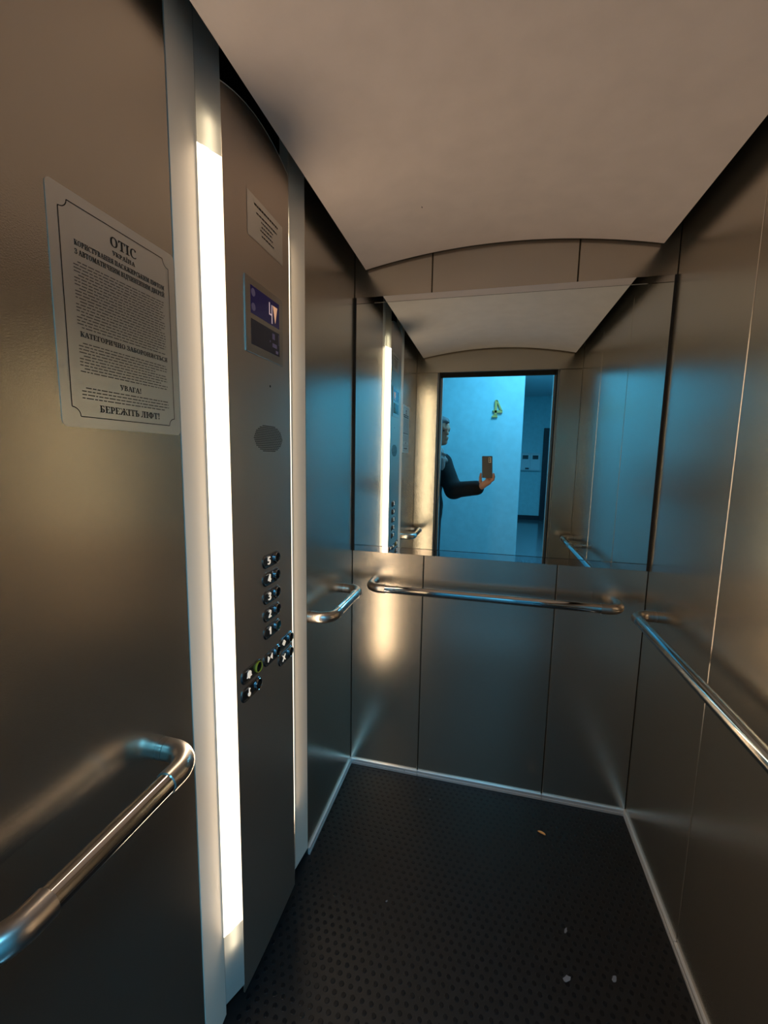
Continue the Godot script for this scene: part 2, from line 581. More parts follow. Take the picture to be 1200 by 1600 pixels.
# ------------------------------------------------------------------ the landing outside the door
func build_landing() -> void:
	var zt := 1.72          # landing face of the shaft wall
	var h := 2.74
	var x0 := -1.3
	var x1 := 2.35
	var zf := 8.52
	var zw := 3.1
	var fl := setting("floor_landing")
	put("tiles", box(Vector3(x0 - 0.1, -0.08, D + 0.035), Vector3(x1 + 0.1, -0.002, zf + 0.1), 0.001), M.landing_floor, fl)
	put("sill", box(Vector3(0.0, -0.07, D + 0.032), Vector3(W, 0.002, 1.62), 0.001), M.aluminium, fl)
	var cl := setting("ceiling_landing")
	put("slab", box(Vector3(x0 - 0.1, h, zt - 0.16), Vector3(x1 + 0.1, h + 0.1, zf + 0.1), 0.001), M.landing_ceiling, cl)
	# shaft wall with the doorway
	var sw := setting("wall_shaft")
	put("masonry", box(Vector3(x0, 0.0, 1.56), Vector3(0.10, h, zt), 0.001), M.landing_wall, sw)
	put("masonry", box(Vector3(1.01, 0.0, 1.56), Vector3(x1, h, zt), 0.001), M.landing_wall, sw)
	put("masonry", box(Vector3(0.10, 1.985, 1.56), Vector3(1.01, h, zt), 0.001), M.landing_wall, sw)
	# the shaft itself is closed round the gap between car and wall
	put("shaft_lining", box(Vector3(-0.2, 0.0, D + 0.03), Vector3(-0.1, H + 0.1, 1.56), 0.001), M.black, sw)
	put("shaft_lining", box(Vector3(W + 0.1, 0.0, D + 0.03), Vector3(W + 0.2, H + 0.1, 1.56), 0.001), M.black, sw)
	put("shaft_lining", box(Vector3(-0.2, H + 0.02, D + 0.03), Vector3(W + 0.2, H + 0.1, 1.56), 0.001), M.black, sw)
	var d1 := setting("door_1")
	put("jamb", box(Vector3(0.098, 0.0, 1.555), Vector3(0.178, 1.985, 1.60), 0.002), M.edge, d1)
	put("jamb", box(Vector3(0.936, 0.0, 1.555), Vector3(1.012, 1.985, 1.60), 0.002), M.edge, d1)
	put("lintel", box(Vector3(0.178, 1.940, 1.555), Vector3(0.936, 1.985, 1.60), 0.002), M.edge, d1)
	for x in [0.158, 0.946]:
		put("edge_seal", box(Vector3(x, 0.012, D + 0.042), Vector3(x + 0.008, 1.958, D + 0.058), 0.001), M.black, d1)
	put("door_gear", box(Vector3(-0.08, 1.921, D + 0.064), Vector3(W + 0.08, 2.1, 1.553), 0.002), M.black, d1)
	# door leaves slid aside into the gap
	for s in [[-0.08, 0.158], [0.954, 1.19]]:
		put("sliding_leaf", box(Vector3(s[0], 0.01, D + 0.04), Vector3(s[1], 1.96, D + 0.060), 0.0015), M.edge, d1)
	# wall that carries the floor number, and the corridor beside it
	var wn := setting("wall_number")
	put("plaster", box(Vector3(x0, 0.0, zw), Vector3(0.853, h, zf), 0.004), M.landing_wall, wn)
	var wl := setting("wall_landing_left")
	put("plaster", box(Vector3(x0 - 0.1, 0.0, zt - 0.16), Vector3(x0, h, zw + 0.1), 0.001), M.landing_wall, wl)
	var wr := setting("wall_landing_right")
	put("plaster", box(Vector3(x1, 0.0, zt - 0.16), Vector3(x1 + 0.1, h, zf + 0.1), 0.001), M.landing_wall, wr)
	var wf := setting("wall_corridor_end")
	put("plaster", box(Vector3(0.853, 0.0, zf), Vector3(x1, h, zf + 0.1), 0.001), M.landing_wall, wf)
	var bf := setting("baseboard_corridor")
	put("board", box(Vector3(0.853, 0.0, zf - 0.015), Vector3(1.67, 0.095, zf), 0.003), M.navy, bf)
	var bn := setting("baseboard_number")
	put("board", box(Vector3(x0, 0.0, zw - 0.015), Vector3(0.853, 0.095, zw), 0.003), M.navy, bn)
	var d2 := setting("door_2")
	put("leaf", box(Vector3(1.73, 0.0, zf - 0.03), Vector3(2.2, 2.0, zf), 0.003), M.navy, d2)
	put("architrave", box(Vector3(1.67, 0.0, zf - 0.05), Vector3(1.73, 2.05, zf), 0.004), M.navy, d2)
	put("architrave", box(Vector3(1.73, 1.99, zf - 0.05), Vector3(2.26, 2.05, zf), 0.004), M.navy, d2)

	# floor number
	var four := new_st()
	var k := 0.000278
	for poly in [[545, 390, 632, 390, 625, 940, 540, 940], [590, 390, 640, 390, 832, 790, 765, 790], [465, 772, 832, 772, 832, 862, 545, 862], [520, 930, 635, 930, 660, 985, 660, 1030, 450, 1030, 450, 985]]:
		var pts := PackedVector2Array()
		for j in range(0, poly.size(), 2): pts.append(Vector2((poly[j] - 645) * k, (710 - poly[j + 1]) * k))
		drawn(pts, Vector3(0, 0, 0), Vector3.RIGHT, Vector3.UP, 0.022, four)
	var num := put("floor_number", four.commit(), M.brass, self, Vector3(0.588, 1.872, zw - 0.022))
	tag(num, "brass numeral 4 fixed high on the pale blue landing wall", "number")

	# meter cabinet on the end wall
	var cab := thing("meter_cabinet", "pale two door meter cabinet on the wall at the corridor end", "cabinet", Vector3(1.41, 1.11, zf))
	put("case", box(Vector3(-0.215, 0.0, -0.09), Vector3(0.215, 0.39, 0.0), 0.004), M.meter, cab)
	for s in [-1, 1]:
		var dr := put("cabinet_door", box(Vector3(-0.1, -0.18, -0.012), Vector3(0.1, 0.18, 0.0), 0.004), M.meter, cab, Vector3(s * 0.106, 0.195, -0.091))
		put("viewing_window", box(Vector3(-0.06, 0.06, -0.016), Vector3(0.06, 0.145, -0.011), 0.002), M.glass_dark, dr)
	put("warning_plate", box(Vector3(-0.1, 0.03, -0.107), Vector3(-0.02, 0.065, -0.103), 0.001), M.navy, cab)

	# landing lamps: square panels on the ceiling, out of the mirror's view
	var cool := Color(0.45, 0.82, 1.0)
	for p in [[Vector3(0.9, h, 2.3), "square cool ceiling light above the lift doorway on the landing", 2.9], [Vector3(1.6, h, 4.4), "square cool ceiling light along the corridor behind the numbered wall", 5.0]]:
		var l := thing("ceiling_light", p[1], "light", p[0], "landing ceiling lights")
		put("light_frame", box(Vector3(-0.31, -0.04, -0.31), Vector3(0.31, 0.0, 0.31), 0.004), M.meter, l)
		put("light_diffuser", box(Vector3(-0.29, -0.045, -0.29), Vector3(0.29, -0.04, 0.29), 0.002), M.panel_lamp, l)
		area_light("panel_light", Vector3(0, -0.05, 0), Vector3.DOWN, Vector3.RIGHT, Vector2(0.56, 0.56), cool, p[2], l)

# ------------------------------------------------------------------ strip lights beside the button panel
func build_lamps() -> void:
	var warm := Color(1.0, 0.862, 0.705)
	for s in [1, -1]:
		var l := thing("strip_light", "tall glowing vertical strip light beside the large printed notice" if s == 1 else "tall glowing vertical strip light on the mirror side of the button panel", "light", Vector3(0, 0, ZC), "strip lights flanking the button panel")
		var p := func(x: float, a: float) -> Vector2: return Vector2(x, a * s)
		var flange := PackedVector2Array([p.call(0.0, 0.2655), p.call(-0.002, 0.2655), p.call(-0.03, 0.264), p.call(-0.03, 0.180), p.call(-0.0075, 0.1855)])
		put("trim", drawn(flange, Vector3(0, H - 0.002, 0), Vector3(1, 0, 0), Vector3(0, 0, 1), H - 0.03), M.trim, l)
		# diffuser: a thin slanting shell, hollow behind, with the tube inside
		var face := PackedVector2Array([p.call(-0.0072, 0.1853), p.call(0.0128, 0.1393), p.call(0.0113, 0.1388), p.call(-0.0085, 0.1843)])
		put("lamp_diffuser", drawn(face, Vector3(0, 1.903, 0), Vector3(1, 0, 0), Vector3(0, 0, 1), 1.903 - 0.2365), M.lamp, l)
		for y in [[0.055, 0.236], [1.9035, H - 0.002]]:
			# the unlit ends are one translucent skin that the tube behind shines into
			var skin := new_st()
			quad(skin, Vector3(-0.0072, y[0], 0.1853 * s), Vector3(0.0128, y[0], 0.1393 * s), Vector3(0.0128, y[1], 0.1393 * s), Vector3(-0.0072, y[1], 0.1853 * s), Vector3(0.917, 0, 0.399 * s))
			put("end_cover", skin.commit(), M.cover, l)
		for y in [[0.185, 0.262], [1.878, 1.958]]:
			var run := PackedVector3Array()
			for k in 9: run.append(Vector3(-0.0105, lerpf(y[0], y[1], k / 8.0), 0.156 * s))
			put("lamp_tube", bar(run, 0.0065, 10), M.tube, l)
		for fc in [[Vector3(-0.0072, 0, 0.1853), Vector3(0.0128, 0, 0.1393)]]:
			var e0: Vector3 = fc[0] * Vector3(1, 1, s)
			var e1: Vector3 = fc[1] * Vector3(1, 1, s)
			var out := (e1 - e0).cross(Vector3.UP).normalized()
			if out.x < 0.0: out = -out
			var wide := (e1 - e0).length()
			area_light("strip", (e0 + e1) * 0.5 + Vector3(0, 1.07, 0) + out * 0.003, out, Vector3.UP, Vector2(wide * 0.96, 1.66), warm, LAMP * wide, l)

# ------------------------------------------------------------------ button panel
func panel_x(z: float) -> float:
	return 0.013 + 0.002 * (1.0 - pow((z - ZC) / 0.139, 2.0))

func panel_frame(z: float) -> Basis:
	# x to the right as read, y up, z out of the panel
	var slope := -0.004 * (z - ZC) / (0.139 * 0.139)
	var right := -Vector3(slope, 0, 1).normalized()
	return Basis(right, Vector3.UP, right.cross(Vector3.UP))

func build_control_panel() -> void:
	var t := thing("lift_control_panel", "tall steel lift button panel between two strip lights", "control panel", Vector3.ZERO)
	var st := new_st()
	var top := 2.033
	var n := 24
	for k in n:
		var za := ZC - 0.1388 + 0.2776 * k / n
		var zb := ZC - 0.1388 + 0.2776 * (k + 1) / n
		var a := Vector3(panel_x(za), 0.03, za)
		var b := Vector3(panel_x(zb), 0.03, zb)
		var na := panel_frame(za).z
		var nb := panel_frame(zb).z
		var ua := Vector3(0, top - 0.03 + 0.027 * (1.0 - pow((za - ZC) / 0.139, 2.0)), 0)
		var ub := Vector3(0, top - 0.03 + 0.027 * (1.0 - pow((zb - ZC) / 0.139, 2.0)), 0)
		smooth_quad(st, a, na, b, nb, b + ub, nb, a + ua, na)
		var t_ := 0.004
		smooth_quad(st, a - na * t_, -na, b - nb * t_, -nb, b - nb * t_ + ub, -nb, a - na * t_ + ua, -na)
		quad(st, a + ua, b + ub, b - nb * t_ + ub, a - na * t_ + ua, Vector3.UP)
		quad(st, a, b, b - nb * t_, a - na * t_, Vector3.DOWN)
	for s in [-1, 1]:
		var ze: float = ZC + s * 0.1388
		var a := Vector3(panel_x(ze), 0.03, ze)
		var b := a - panel_frame(ze).z * 0.004
		var up := Vector3(0, top - 0.03, 0)
		quad(st, a, b, b + up, a + up, Vector3(0, 0, s))
	put("face_plate", st.commit(), M.panel_steel, t)
	var lip := PackedVector3Array()
	for k in 25:
		var z := ZC - 0.1388 + 0.2776 * k / 24.0
		lip.append(Vector3(panel_x(z) - 0.0012, top + 0.0008 + 0.027 * (1.0 - pow((z - ZC) / 0.139, 2.0)), z))
	put("top_lip", bar(lip, 0.0016, 8), M.trim, t)
	put("back_box", box(Vector3(-0.048, 0.03, ZC - 0.13), Vector3(0.004, 1.99, ZC + 0.13), 0.002), M.dark, t)

	# display
	var f := put("display_frame", box(Vector3(-0.084, -0.079, -0.004), Vector3(0.084, 0.079, 0.0035), 0.001), M.satin, t, Vector3(0.0137, 1.643, 0.7175))
	f.basis = Basis(Vector3(0, 0, -1), Vector3.UP, Vector3(1, 0, 0))
	put("display_screen", box(Vector3(-0.064, 0.005, 0.001), Vector3(0.066, 0.0635, 0.0039), 0.0005), M.screen, f)
	put("display_screen", box(Vector3(-0.064, -0.06, 0.001), Vector3(0.066, -0.0055, 0.0039), 0.0005), M.screen_low, f)
	var four := put("digit", drawn_digit(), M.screen_light, f, Vector3(0.016, 0.0125, 0.0039))
	four.set_meta("label", "lit floor digit 4")
	var arrow := new_st()
	drawn(PackedVector2Array([Vector2(0.034, 0.051), Vector2(0.056, 0.051), Vector2(0.045, 0.013)]), Vector3(0, 0, 0.0039), Vector3.RIGHT, Vector3.UP, 0.0003, arrow)
	put("arrow", arrow.commit(), M.screen_arrow, f, Vector3.ZERO, "lit arrow pointing down")
	for y in [[0.05, 0.0085], [0.02, 0.0085]]:
		put("icon", lathe(PackedVector2Array([Vector2(y[1], 0), Vector2(y[1], 0.0003), Vector2(0.0, 0.0003)]), Vector3(-0.053, y[0], 0.0038), Vector3(0, 0, 1), 16), M.screen_icon, f)
	var low := new_st()
	for r in [[0.03, -0.026, 0.042, -0.0125], [0.0615, -0.034, 0.0635, -0.0085], [0.018, -0.036, 0.021, -0.031], [0.03, -0.044, 0.052, -0.035], [0.046, -0.056, 0.058, -0.049]]:
		box_into(low, Vector3(r[0], r[1], 0.0036), Vector3(r[2], r[3], 0.0041), 0.0)
	put("display_text", low.commit(), M.screen_icon, f)

	# speaker: an oval of round holes
	var holes := new_st()
	for r in range(-8, 9):
		for c in range(-14, 15):
			var z := 0.7055 + c * 0.0052 + (0.0026 if r % 2 != 0 else 0.0)
			var y := 1.381 + r * 0.0042
			if pow((z - 0.7055) / 0.068, 2.0) + pow((y - 1.381) / 0.033, 2.0) > 1.0: continue
			var b := panel_frame(z)
			lathe(PackedVector2Array([Vector2(0.0017, 0.0), Vector2(0.0016, 0.0003), Vector2(0.0, 0.0003)]), Vector3(panel_x(z), y, z), b.z, 6, holes)
	var g := put("speaker_grille", holes.commit(), M.black, t, Vector3.ZERO, "oval of small dark speaker holes")
	g.set_meta("kind", "stuff")
	put("microphone_hole", lathe(PackedVector2Array([Vector2(0.003, 0.0), Vector2(0.0026, 0.0005), Vector2(0.0, 0.0005)]), Vector3(panel_x(0.697), 1.506, 0.697), panel_frame(0.697).z, 12), M.black, t)

	# buttons: an oblong raised plate with a symbol and a round dished key
	for b in [[0.7075, 1.083, "5"], [0.7075, 1.038, "4"], [0.7075, 0.992, "3"], [0.7075, 0.947, "2"], [0.7075, 0.902, "1"], [0.7105, 0.832, "close"], [0.6335, 0.838, "open"], [0.6345, 0.796, "cross"], [0.806, 0.836, "bell"], [0.808, 0.793, "key"]]:
		lift_button(t, b[0], b[1], b[2])

func drawn_digit() -> ArrayMesh:
	var st := new_st()
	for q in [[0.0, 0.016, 0.0035, 0.041], [0.0, 0.0135, 0.0145, 0.017], [0.0115, -0.004, 0.0148, 0.038]]:
		box_into(st, Vector3(q[0], q[1], 0.0), Vector3(q[2], q[3], 0.0004), 0.0)
	return st.commit()

func lift_button(panel: Node, z: float, y: float, sign_: String) -> void:
	var what := {"5": "floor 5", "4": "floor 4", "3": "floor 3", "2": "floor 2", "1": "floor 1", "close": "door closing", "open": "door opening", "cross": "crossed symbol", "bell": "alarm bell", "key": "key switch"}
	var b := panel_frame(z)
	# plate: a lens-shaped oblong, rounded ends
	var st := new_st()
	var ring := func(grow: float, lift: float) -> Array:
		var out := []
		for k in 28:
			var a := TAU * k / 28.0
			var hx := 0.0265
			var r := 0.0172 + grow
			out.append(Vector3(cos(a) * r + (hx if cos(a) > 0 else -hx), sin(a) * r, lift))
		return out
	var rings := [ring.call(0.0, -0.002), ring.call(0.0, 0.0015), ring.call(-0.0018, 0.0034), ring.call(-0.0036, 0.0034), ring.call(-0.006, 0.0022)]
	for i in rings.size() - 1:
		for k in 28:
			var k2 := (k + 1) % 28
			var mid: Vector3 = (rings[i][k] + rings[i][k2]) * 0.5
			var o := Vector3(mid.x - clampf(mid.x, -0.026, 0.026), mid.y, 0).normalized()
			var out := o if i == 0 else (o + Vector3(0, 0, 0.8) if i == 1 else (Vector3(0, 0, 1) if i == 2 else Vector3(0, 0, 1) - o * 0.3))
			quad(st, rings[i][k], rings[i][k2], rings[i + 1][k2], rings[i + 1][k], out)
	for k in 28:
		tri(st, Vector3(0, 0, 0.0022), rings[4][k], rings[4][(k + 1) % 28], Vector3(0, 0, 1))
	var plate := put("call_button", st.commit(), M.button_dark, panel, Vector3.ZERO, "oblong chrome button plate, " + what[sign_])
	plate.transform = Transform3D(b, Vector3(panel_x(z), y, z))
	# round key on the right
	var kx := 0.0258
	var rim_mat: Material = M.button_yellow if sign_ == "bell" else M.chrome
	put("key_rim", lathe(PackedVector2Array([Vector2(0.0138, 0.001), Vector2(0.0138, 0.0055), Vector2(0.0128, 0.0066), Vector2(0.0118, 0.0055), Vector2(0.0116, 0.003)]), Vector3(kx, 0, 0), Vector3(0, 0, 1), 28), rim_mat, plate, Vector3.ZERO, "yellow ring" if sign_ == "bell" else "")
	if sign_ == "key":
		put("key_slot", box(Vector3(kx - 0.0012, -0.006, 0.003), Vector3(kx + 0.0012, 0.006, 0.0045), 0.0003), M.black, plate)
	put("key_cap", lathe(PackedVector2Array([Vector2(0.0117, 0.0046), Vector2(0.008, 0.0037), Vector2(0.0, 0.0032)]), Vector3(kx, 0, 0), Vector3(0, 0, 1), 28), M.button_green if sign_ == "1" else M.button_cap, plate)
	# symbol on the left
	var sx := -0.0125
	if sign_.length() == 1:
		var d := put("numeral", letters(sign_, 0.019, 0.0012, false), M.numeral, plate, Vector3(sx, 0, 0.0028))
		d.set_meta("label", "white numeral " + sign_)
		return
	var s := new_st()
	var o := Vector3(sx, 0, 0.0022)
	match sign_:
		"close":
			for k in [-1, 1]:
				drawn(PackedVector2Array([Vector2(k * 0.011, 0.008), Vector2(k * 0.0015, 0.0), Vector2(k * 0.011, -0.008)]), o, Vector3.RIGHT, Vector3.UP, 0.0012, s)
		"open":
			for k in [-1, 1]:
				drawn(PackedVector2Array([Vector2(k * 0.001, 0.008), Vector2(k * 0.0095, 0.0), Vector2(k * 0.001, -0.008)]), o, Vector3.RIGHT, Vector3.UP, 0.0012, s)
		"cross":
			for k in [-1, 1]:
				drawn(PackedVector2Array([Vector2(-0.009, -0.008 * k), Vector2(-0.005, -0.008 * k), Vector2(0.009, 0.008 * k), Vector2(0.005, 0.008 * k)]), o, Vector3.RIGHT, Vector3.UP, 0.0012, s)
		"bell":
			drawn(PackedVector2Array([Vector2(-0.01, -0.006), Vector2(0.01, -0.006), Vector2(0.0075, -0.002), Vector2(0.0068, 0.005), Vector2(0.003, 0.0085), Vector2(-0.003, 0.0085), Vector2(-0.0068, 0.005), Vector2(-0.0075, -0.002)]), o, Vector3.RIGHT, Vector3.UP, 0.0012, s)
			lathe(PackedVector2Array([Vector2(0.0025, 0.0), Vector2(0.0025, 0.0012), Vector2(0, 0.0012)]), o + Vector3(0, -0.0075, 0), Vector3(0, 0, 1), 10, s)
		"key":
			lathe(PackedVector2Array([Vector2(0.002, 0.0), Vector2(0.002, 0.0012), Vector2(0.005, 0.0012), Vector2(0.005, 0.0)]), o + Vector3(0, -0.005, 0), Vector3(0, 0, 1), 14, s)
			drawn(PackedVector2Array([Vector2(-0.0012, -0.001), Vector2(0.0012, -0.001), Vector2(0.0012, 0.0095), Vector2(-0.0012, 0.0095)]), o, Vector3.RIGHT, Vector3.UP, 0.0012, s)
			drawn(PackedVector2Array([Vector2(0.001, 0.006), Vector2(0.004, 0.006), Vector2(0.004, 0.0085), Vector2(0.001, 0.0085)]), o, Vector3.RIGHT, Vector3.UP, 0.0012, s)
	put("symbol", s.commit(), M.numeral, plate)

# ------------------------------------------------------------------ mirror
func build_mirror() -> void:
	var m := thing("wall_mirror", "wide rectangular mirror with bright edge strips on the back wall", "mirror", Vector3(0, 0.958, 0))
	put("mirror_glass", box(Vector3(0.0086, 0.0255, 0.0005), Vector3(W - 0.0086, 0.9665, 0.0045), 0.0012), M.mirror, m)
	put("edge_strip", box(Vector3(0.0086, 0.0, 0.0005), Vector3(W - 0.0086, 0.0245, 0.0025), 0.0006), M.polished, m)
	for x in [0.0003, W - 0.0083]:
		put("sealant_joint", box(Vector3(x, 0.0, 0.0003), Vector3(x + 0.008, 0.990, 0.003), 0.0005), M.black, m)
	put("edge_strip", box(Vector3(0.0086, 0.9675, 0.0005), Vector3(W - 0.0086, 0.990, 0.0025), 0.0006), M.polished, m)

# ------------------------------------------------------------------ handrails
# along = direction of the bar, out = away from the wall; ends are where the legs meet the wall
func handrail(label: String, a: Vector3, b: Vector3, out: Vector3, middle := -1.0) -> void:
	var t := thing("handrail", label, "handrail", a, "steel handrails")
	var along := (b - a).normalized()
	var L := (b - a).length()
	var off := 0.067
	var r := 0.0165
	var bend := 0.045
	for e in [0, 1]:
		var base := Vector3.ZERO if e == 0 else along * L
		var d := along if e == 0 else -along
		var path := PackedVector3Array([base + out * 0.012])
		for k in 13:
			var ang := PI / 2 * k / 12.0
			path.append(base + out * (off - bend) + d * bend + (-d * cos(ang) + out * sin(ang)) * bend)
		path.append(base + out * off + d * (bend + 0.022))
		put("elbow", bar(path, r + 0.002, 24), M.satin, t, Vector3.ZERO, "satin steel bend")
		put("wall_collar", lathe(PackedVector2Array([Vector2(r + 0.0022, 0.0), Vector2(r + 0.0022, 0.0115), Vector2(r - 0.002, 0.0125)]), base, out, 24), M.satin, t)
		put("grub_screw", lathe(PackedVector2Array([Vector2(0.0028, 0.0), Vector2(0.0028, 0.0008), Vector2(0.0, 0.0004)]), base + out * 0.022 - Vector3(0, r + 0.0016, 0) * 0.92 + d * (r + 0.002) * 0.38, (d * 0.38 - Vector3(0, 0.92, 0)).normalized(), 10), M.black, t)
	put("rail_tube", bar(PackedVector3Array([along * (bend + 0.02) + out * off, along * (L - bend - 0.02) + out * off]), r, 32), M.chrome, t, Vector3.ZERO, "polished chrome tube")
	if middle > 0.0:
		put("middle_leg", bar(PackedVector3Array([along * middle + out * 0.0005, along * middle + out * (off - r * 0.6)]), 0.011, 20), M.satin, t)
		put("tube_sleeve", bar(PackedVector3Array([along * (middle - 0.025) + out * off, along * (middle + 0.025) + out * off]), r + 0.0015, 28), M.satin, t)

func build_handrails() -> void:
	handrail("short chrome handrail under the large printed notice", Vector3(0, RAIL_Y, 1.395), Vector3(0, RAIL_Y, 1.075), Vector3(1, 0, 0))
	handrail("short chrome handrail between button panel and mirror corner", Vector3(0, RAIL_Y, 0.425), Vector3(0, RAIL_Y, 0.105), Vector3(1, 0, 0))
	handrail("long chrome handrail on the back wall under the mirror", Vector3(0.092, RAIL_Y, 0), Vector3(1.006, RAIL_Y, 0), Vector3(0, 0, 1))
	handrail("long chrome handrail on the wall facing the button panel", Vector3(W, RAIL_Y, 0.102), Vector3(W, RAIL_Y, 1.40), Vector3(-1, 0, 0), 1.0)

# ------------------------------------------------------------------ notices
func body_lines(st: SurfaceTool, x0: float, x1: float, y: float, n: int, step: float, z: float, seed_: int) -> void:
	# illegible small print: broken rows of short strokes
	var r := RandomNumberGenerator.new()
	r.seed = seed_
	for k in n:
		var x := x0 + (0.006 if k % 4 == 0 else 0.0)
		var end := x1 - (r.randf() * 0.03 if k % 4 == 3 else r.randf() * 0.004)
		while x < end:
			var w := r.randf_range(0.003, 0.011)
			var yy := y - k * step
			quad(st, Vector3(x, yy, z), Vector3(minf(x + w, end), yy, z), Vector3(minf(x + w, end), yy + step * 0.3, z), Vector3(x, yy + step * 0.3, z), Vector3(0, 0, 1))
			x += w + 0.0016

func frame_line(st: SurfaceTool, x: float, y: float, notch: float, w: float, z: float) -> void:
	# thin border with scooped corners
	var pts := PackedVector2Array()
	for c in [[1, 1], [-1, 1], [-1, -1], [1, -1]]:
		var flip: bool = c[0] * c[1] > 0
		for k in 7:
			var a := PI / 2 * (k if not flip else 6 - k) / 6.0
			pts.append(Vector2(c[0] * (x - notch * cos(a)), c[1] * (y - notch * sin(a))))
	for k in pts.size():
		var a := pts[k]
		var b := pts[(k + 1) % pts.size()]
		var d := (b - a).normalized()
		var n := Vector2(-d.y, d.x) * w * 0.5
		quad(st, Vector3(a.x + n.x, a.y + n.y, z), Vector3(b.x + n.x, b.y + n.y, z), Vector3(b.x - n.x, b.y - n.y, z), Vector3(a.x - n.x, a.y - n.y, z), Vector3(0, 0, 1))

func sheet(hx: float, hy: float, r: float) -> ArrayMesh:
	var o := PackedVector2Array()
	for c in [[1, 1, 0.0], [-1, 1, 0.5], [-1, -1, 1.0], [1, -1, 1.5]]:
		for k in 6:
			var a: float = PI * c[2] + PI / 2 * k / 5.0
			o.append(Vector2(c[0] * (hx - r) + cos(a) * r, c[1] * (hy - r) + sin(a) * r))
	return drawn(o, Vector3.ZERO, Vector3.RIGHT, Vector3.UP, 0.0006)

func build_notices() -> void:
	var frame := Basis(Vector3(0, 0, -1), Vector3.UP, Vector3(1, 0, 0))
	var t := thing("notice", "large silver printed lift rules notice beside the strip light", "notice", Vector3(0.0002, 1.5225, 1.1035))
	t.basis = frame
	put("sheet", sheet(0.1085, 0.1485, 0.008), M.sticker, t)
	var st := new_st()
	frame_line(st, 0.094, 0.134, 0.012, 0.0012, 0.0009)
	put("border", st.commit(), M.ink, t)
	for r in [["ОТІС", 0.115, 0.0135], ["УКРАЇНА", 0.1, 0.006], ["КОРИСТУВАННЯ ПАСАЖИРСЬКИМ ЛІФТОМ", 0.088, 0.0068], ["З АВТОМАТИЧНИМ ВІДЧИНЕННЯМ ДВЕРЕЙ", 0.077, 0.0068], ["КАТЕГОРИЧНО ЗАБОРОНЯЄТЬСЯ", -0.026, 0.0068], ["УВАГА!", -0.086, 0.0075], ["БЕРЕЖІТЬ ЛІФТ!", -0.121, 0.0095]]:
		var m := letters(r[0], r[2], 0.0002)
		var o := put("lettering", m, M.ink, t, Vector3(0.004, r[1], 0.0009))
		var wide := m.get_aabb().size.x
		if wide > 0.158: o.scale = Vector3(0.158 / wide, 1, 1)
	st = new_st()
	body_lines(st, -0.078, 0.082, 0.064, 21, 0.0041, 0.0009, 1)
	body_lines(st, -0.078, 0.082, -0.038, 10, 0.0041, 0.0009, 2)
	body_lines(st, -0.078, 0.082, -0.096, 4, 0.0046, 0.0009, 3)
	var p := put("small_print", st.commit(), M.faint_ink, t)
	p.set_meta("kind", "stuff")

	# small sticker on the button panel
	var s := thing("sticker", "small grey printed sticker above the floor display", "sticker", Vector3(0.0, 1.851, 0.704))
	var face := new_st()
	var n := 14
	for k in n:
		var za := 0.624 + 0.16 * k / n
		var zb := 0.624 + 0.16 * (k + 1) / n
		var a := Vector3(panel_x(za) + 0.0007, -0.0445, za - 0.704)
		var b := Vector3(panel_x(zb) + 0.0007, -0.0445, zb - 0.704)
		var u := Vector3(0, 0.089, 0)
		var na := panel_frame(za).z
		var nb := panel_frame(zb).z
		smooth_quad(face, a, na, b, nb, b + u, nb, a + u, na)
		smooth_quad(face, a - na * 0.0006, -na, b - nb * 0.0006, -nb, b - nb * 0.0006 + u, -nb, a - na * 0.0006 + u, -na)
	put("sheet", face.commit(), M.sticker, s)
	var ink := new_st()
	var r := RandomNumberGenerator.new()
	r.seed = 9
	for row in [[0.027, -0.052, 0.054, 0.0042], [0.013, -0.044, 0.05, 0.003], [0.003, -0.024, 0.03, 0.003], [-0.006, -0.022, 0.026, 0.003], [-0.015, -0.028, 0.03, 0.003], [-0.025, -0.022, 0.034, 0.003]]:
		var x: float = row[1]
		while x < row[2]:
			var w := r.randf_range(0.004, 0.011)
			var e := minf(x + w, row[2])
			var z1 := 0.704 - x
			var z2 := 0.704 - e
			quad(ink, Vector3(panel_x(z1) + 0.0011, row[0], z1 - 0.704), Vector3(panel_x(z2) + 0.0011, row[0], z2 - 0.704), Vector3(panel_x(z2) + 0.0011, row[0] + row[3], z2 - 0.704), Vector3(panel_x(z1) + 0.0011, row[0] + row[3], z1 - 0.704), Vector3(1, 0, 0))
			x = e + 0.0018
	var ip := put("small_print", ink.commit(), M.ink, s)
	ip.set_meta("kind", "stuff")

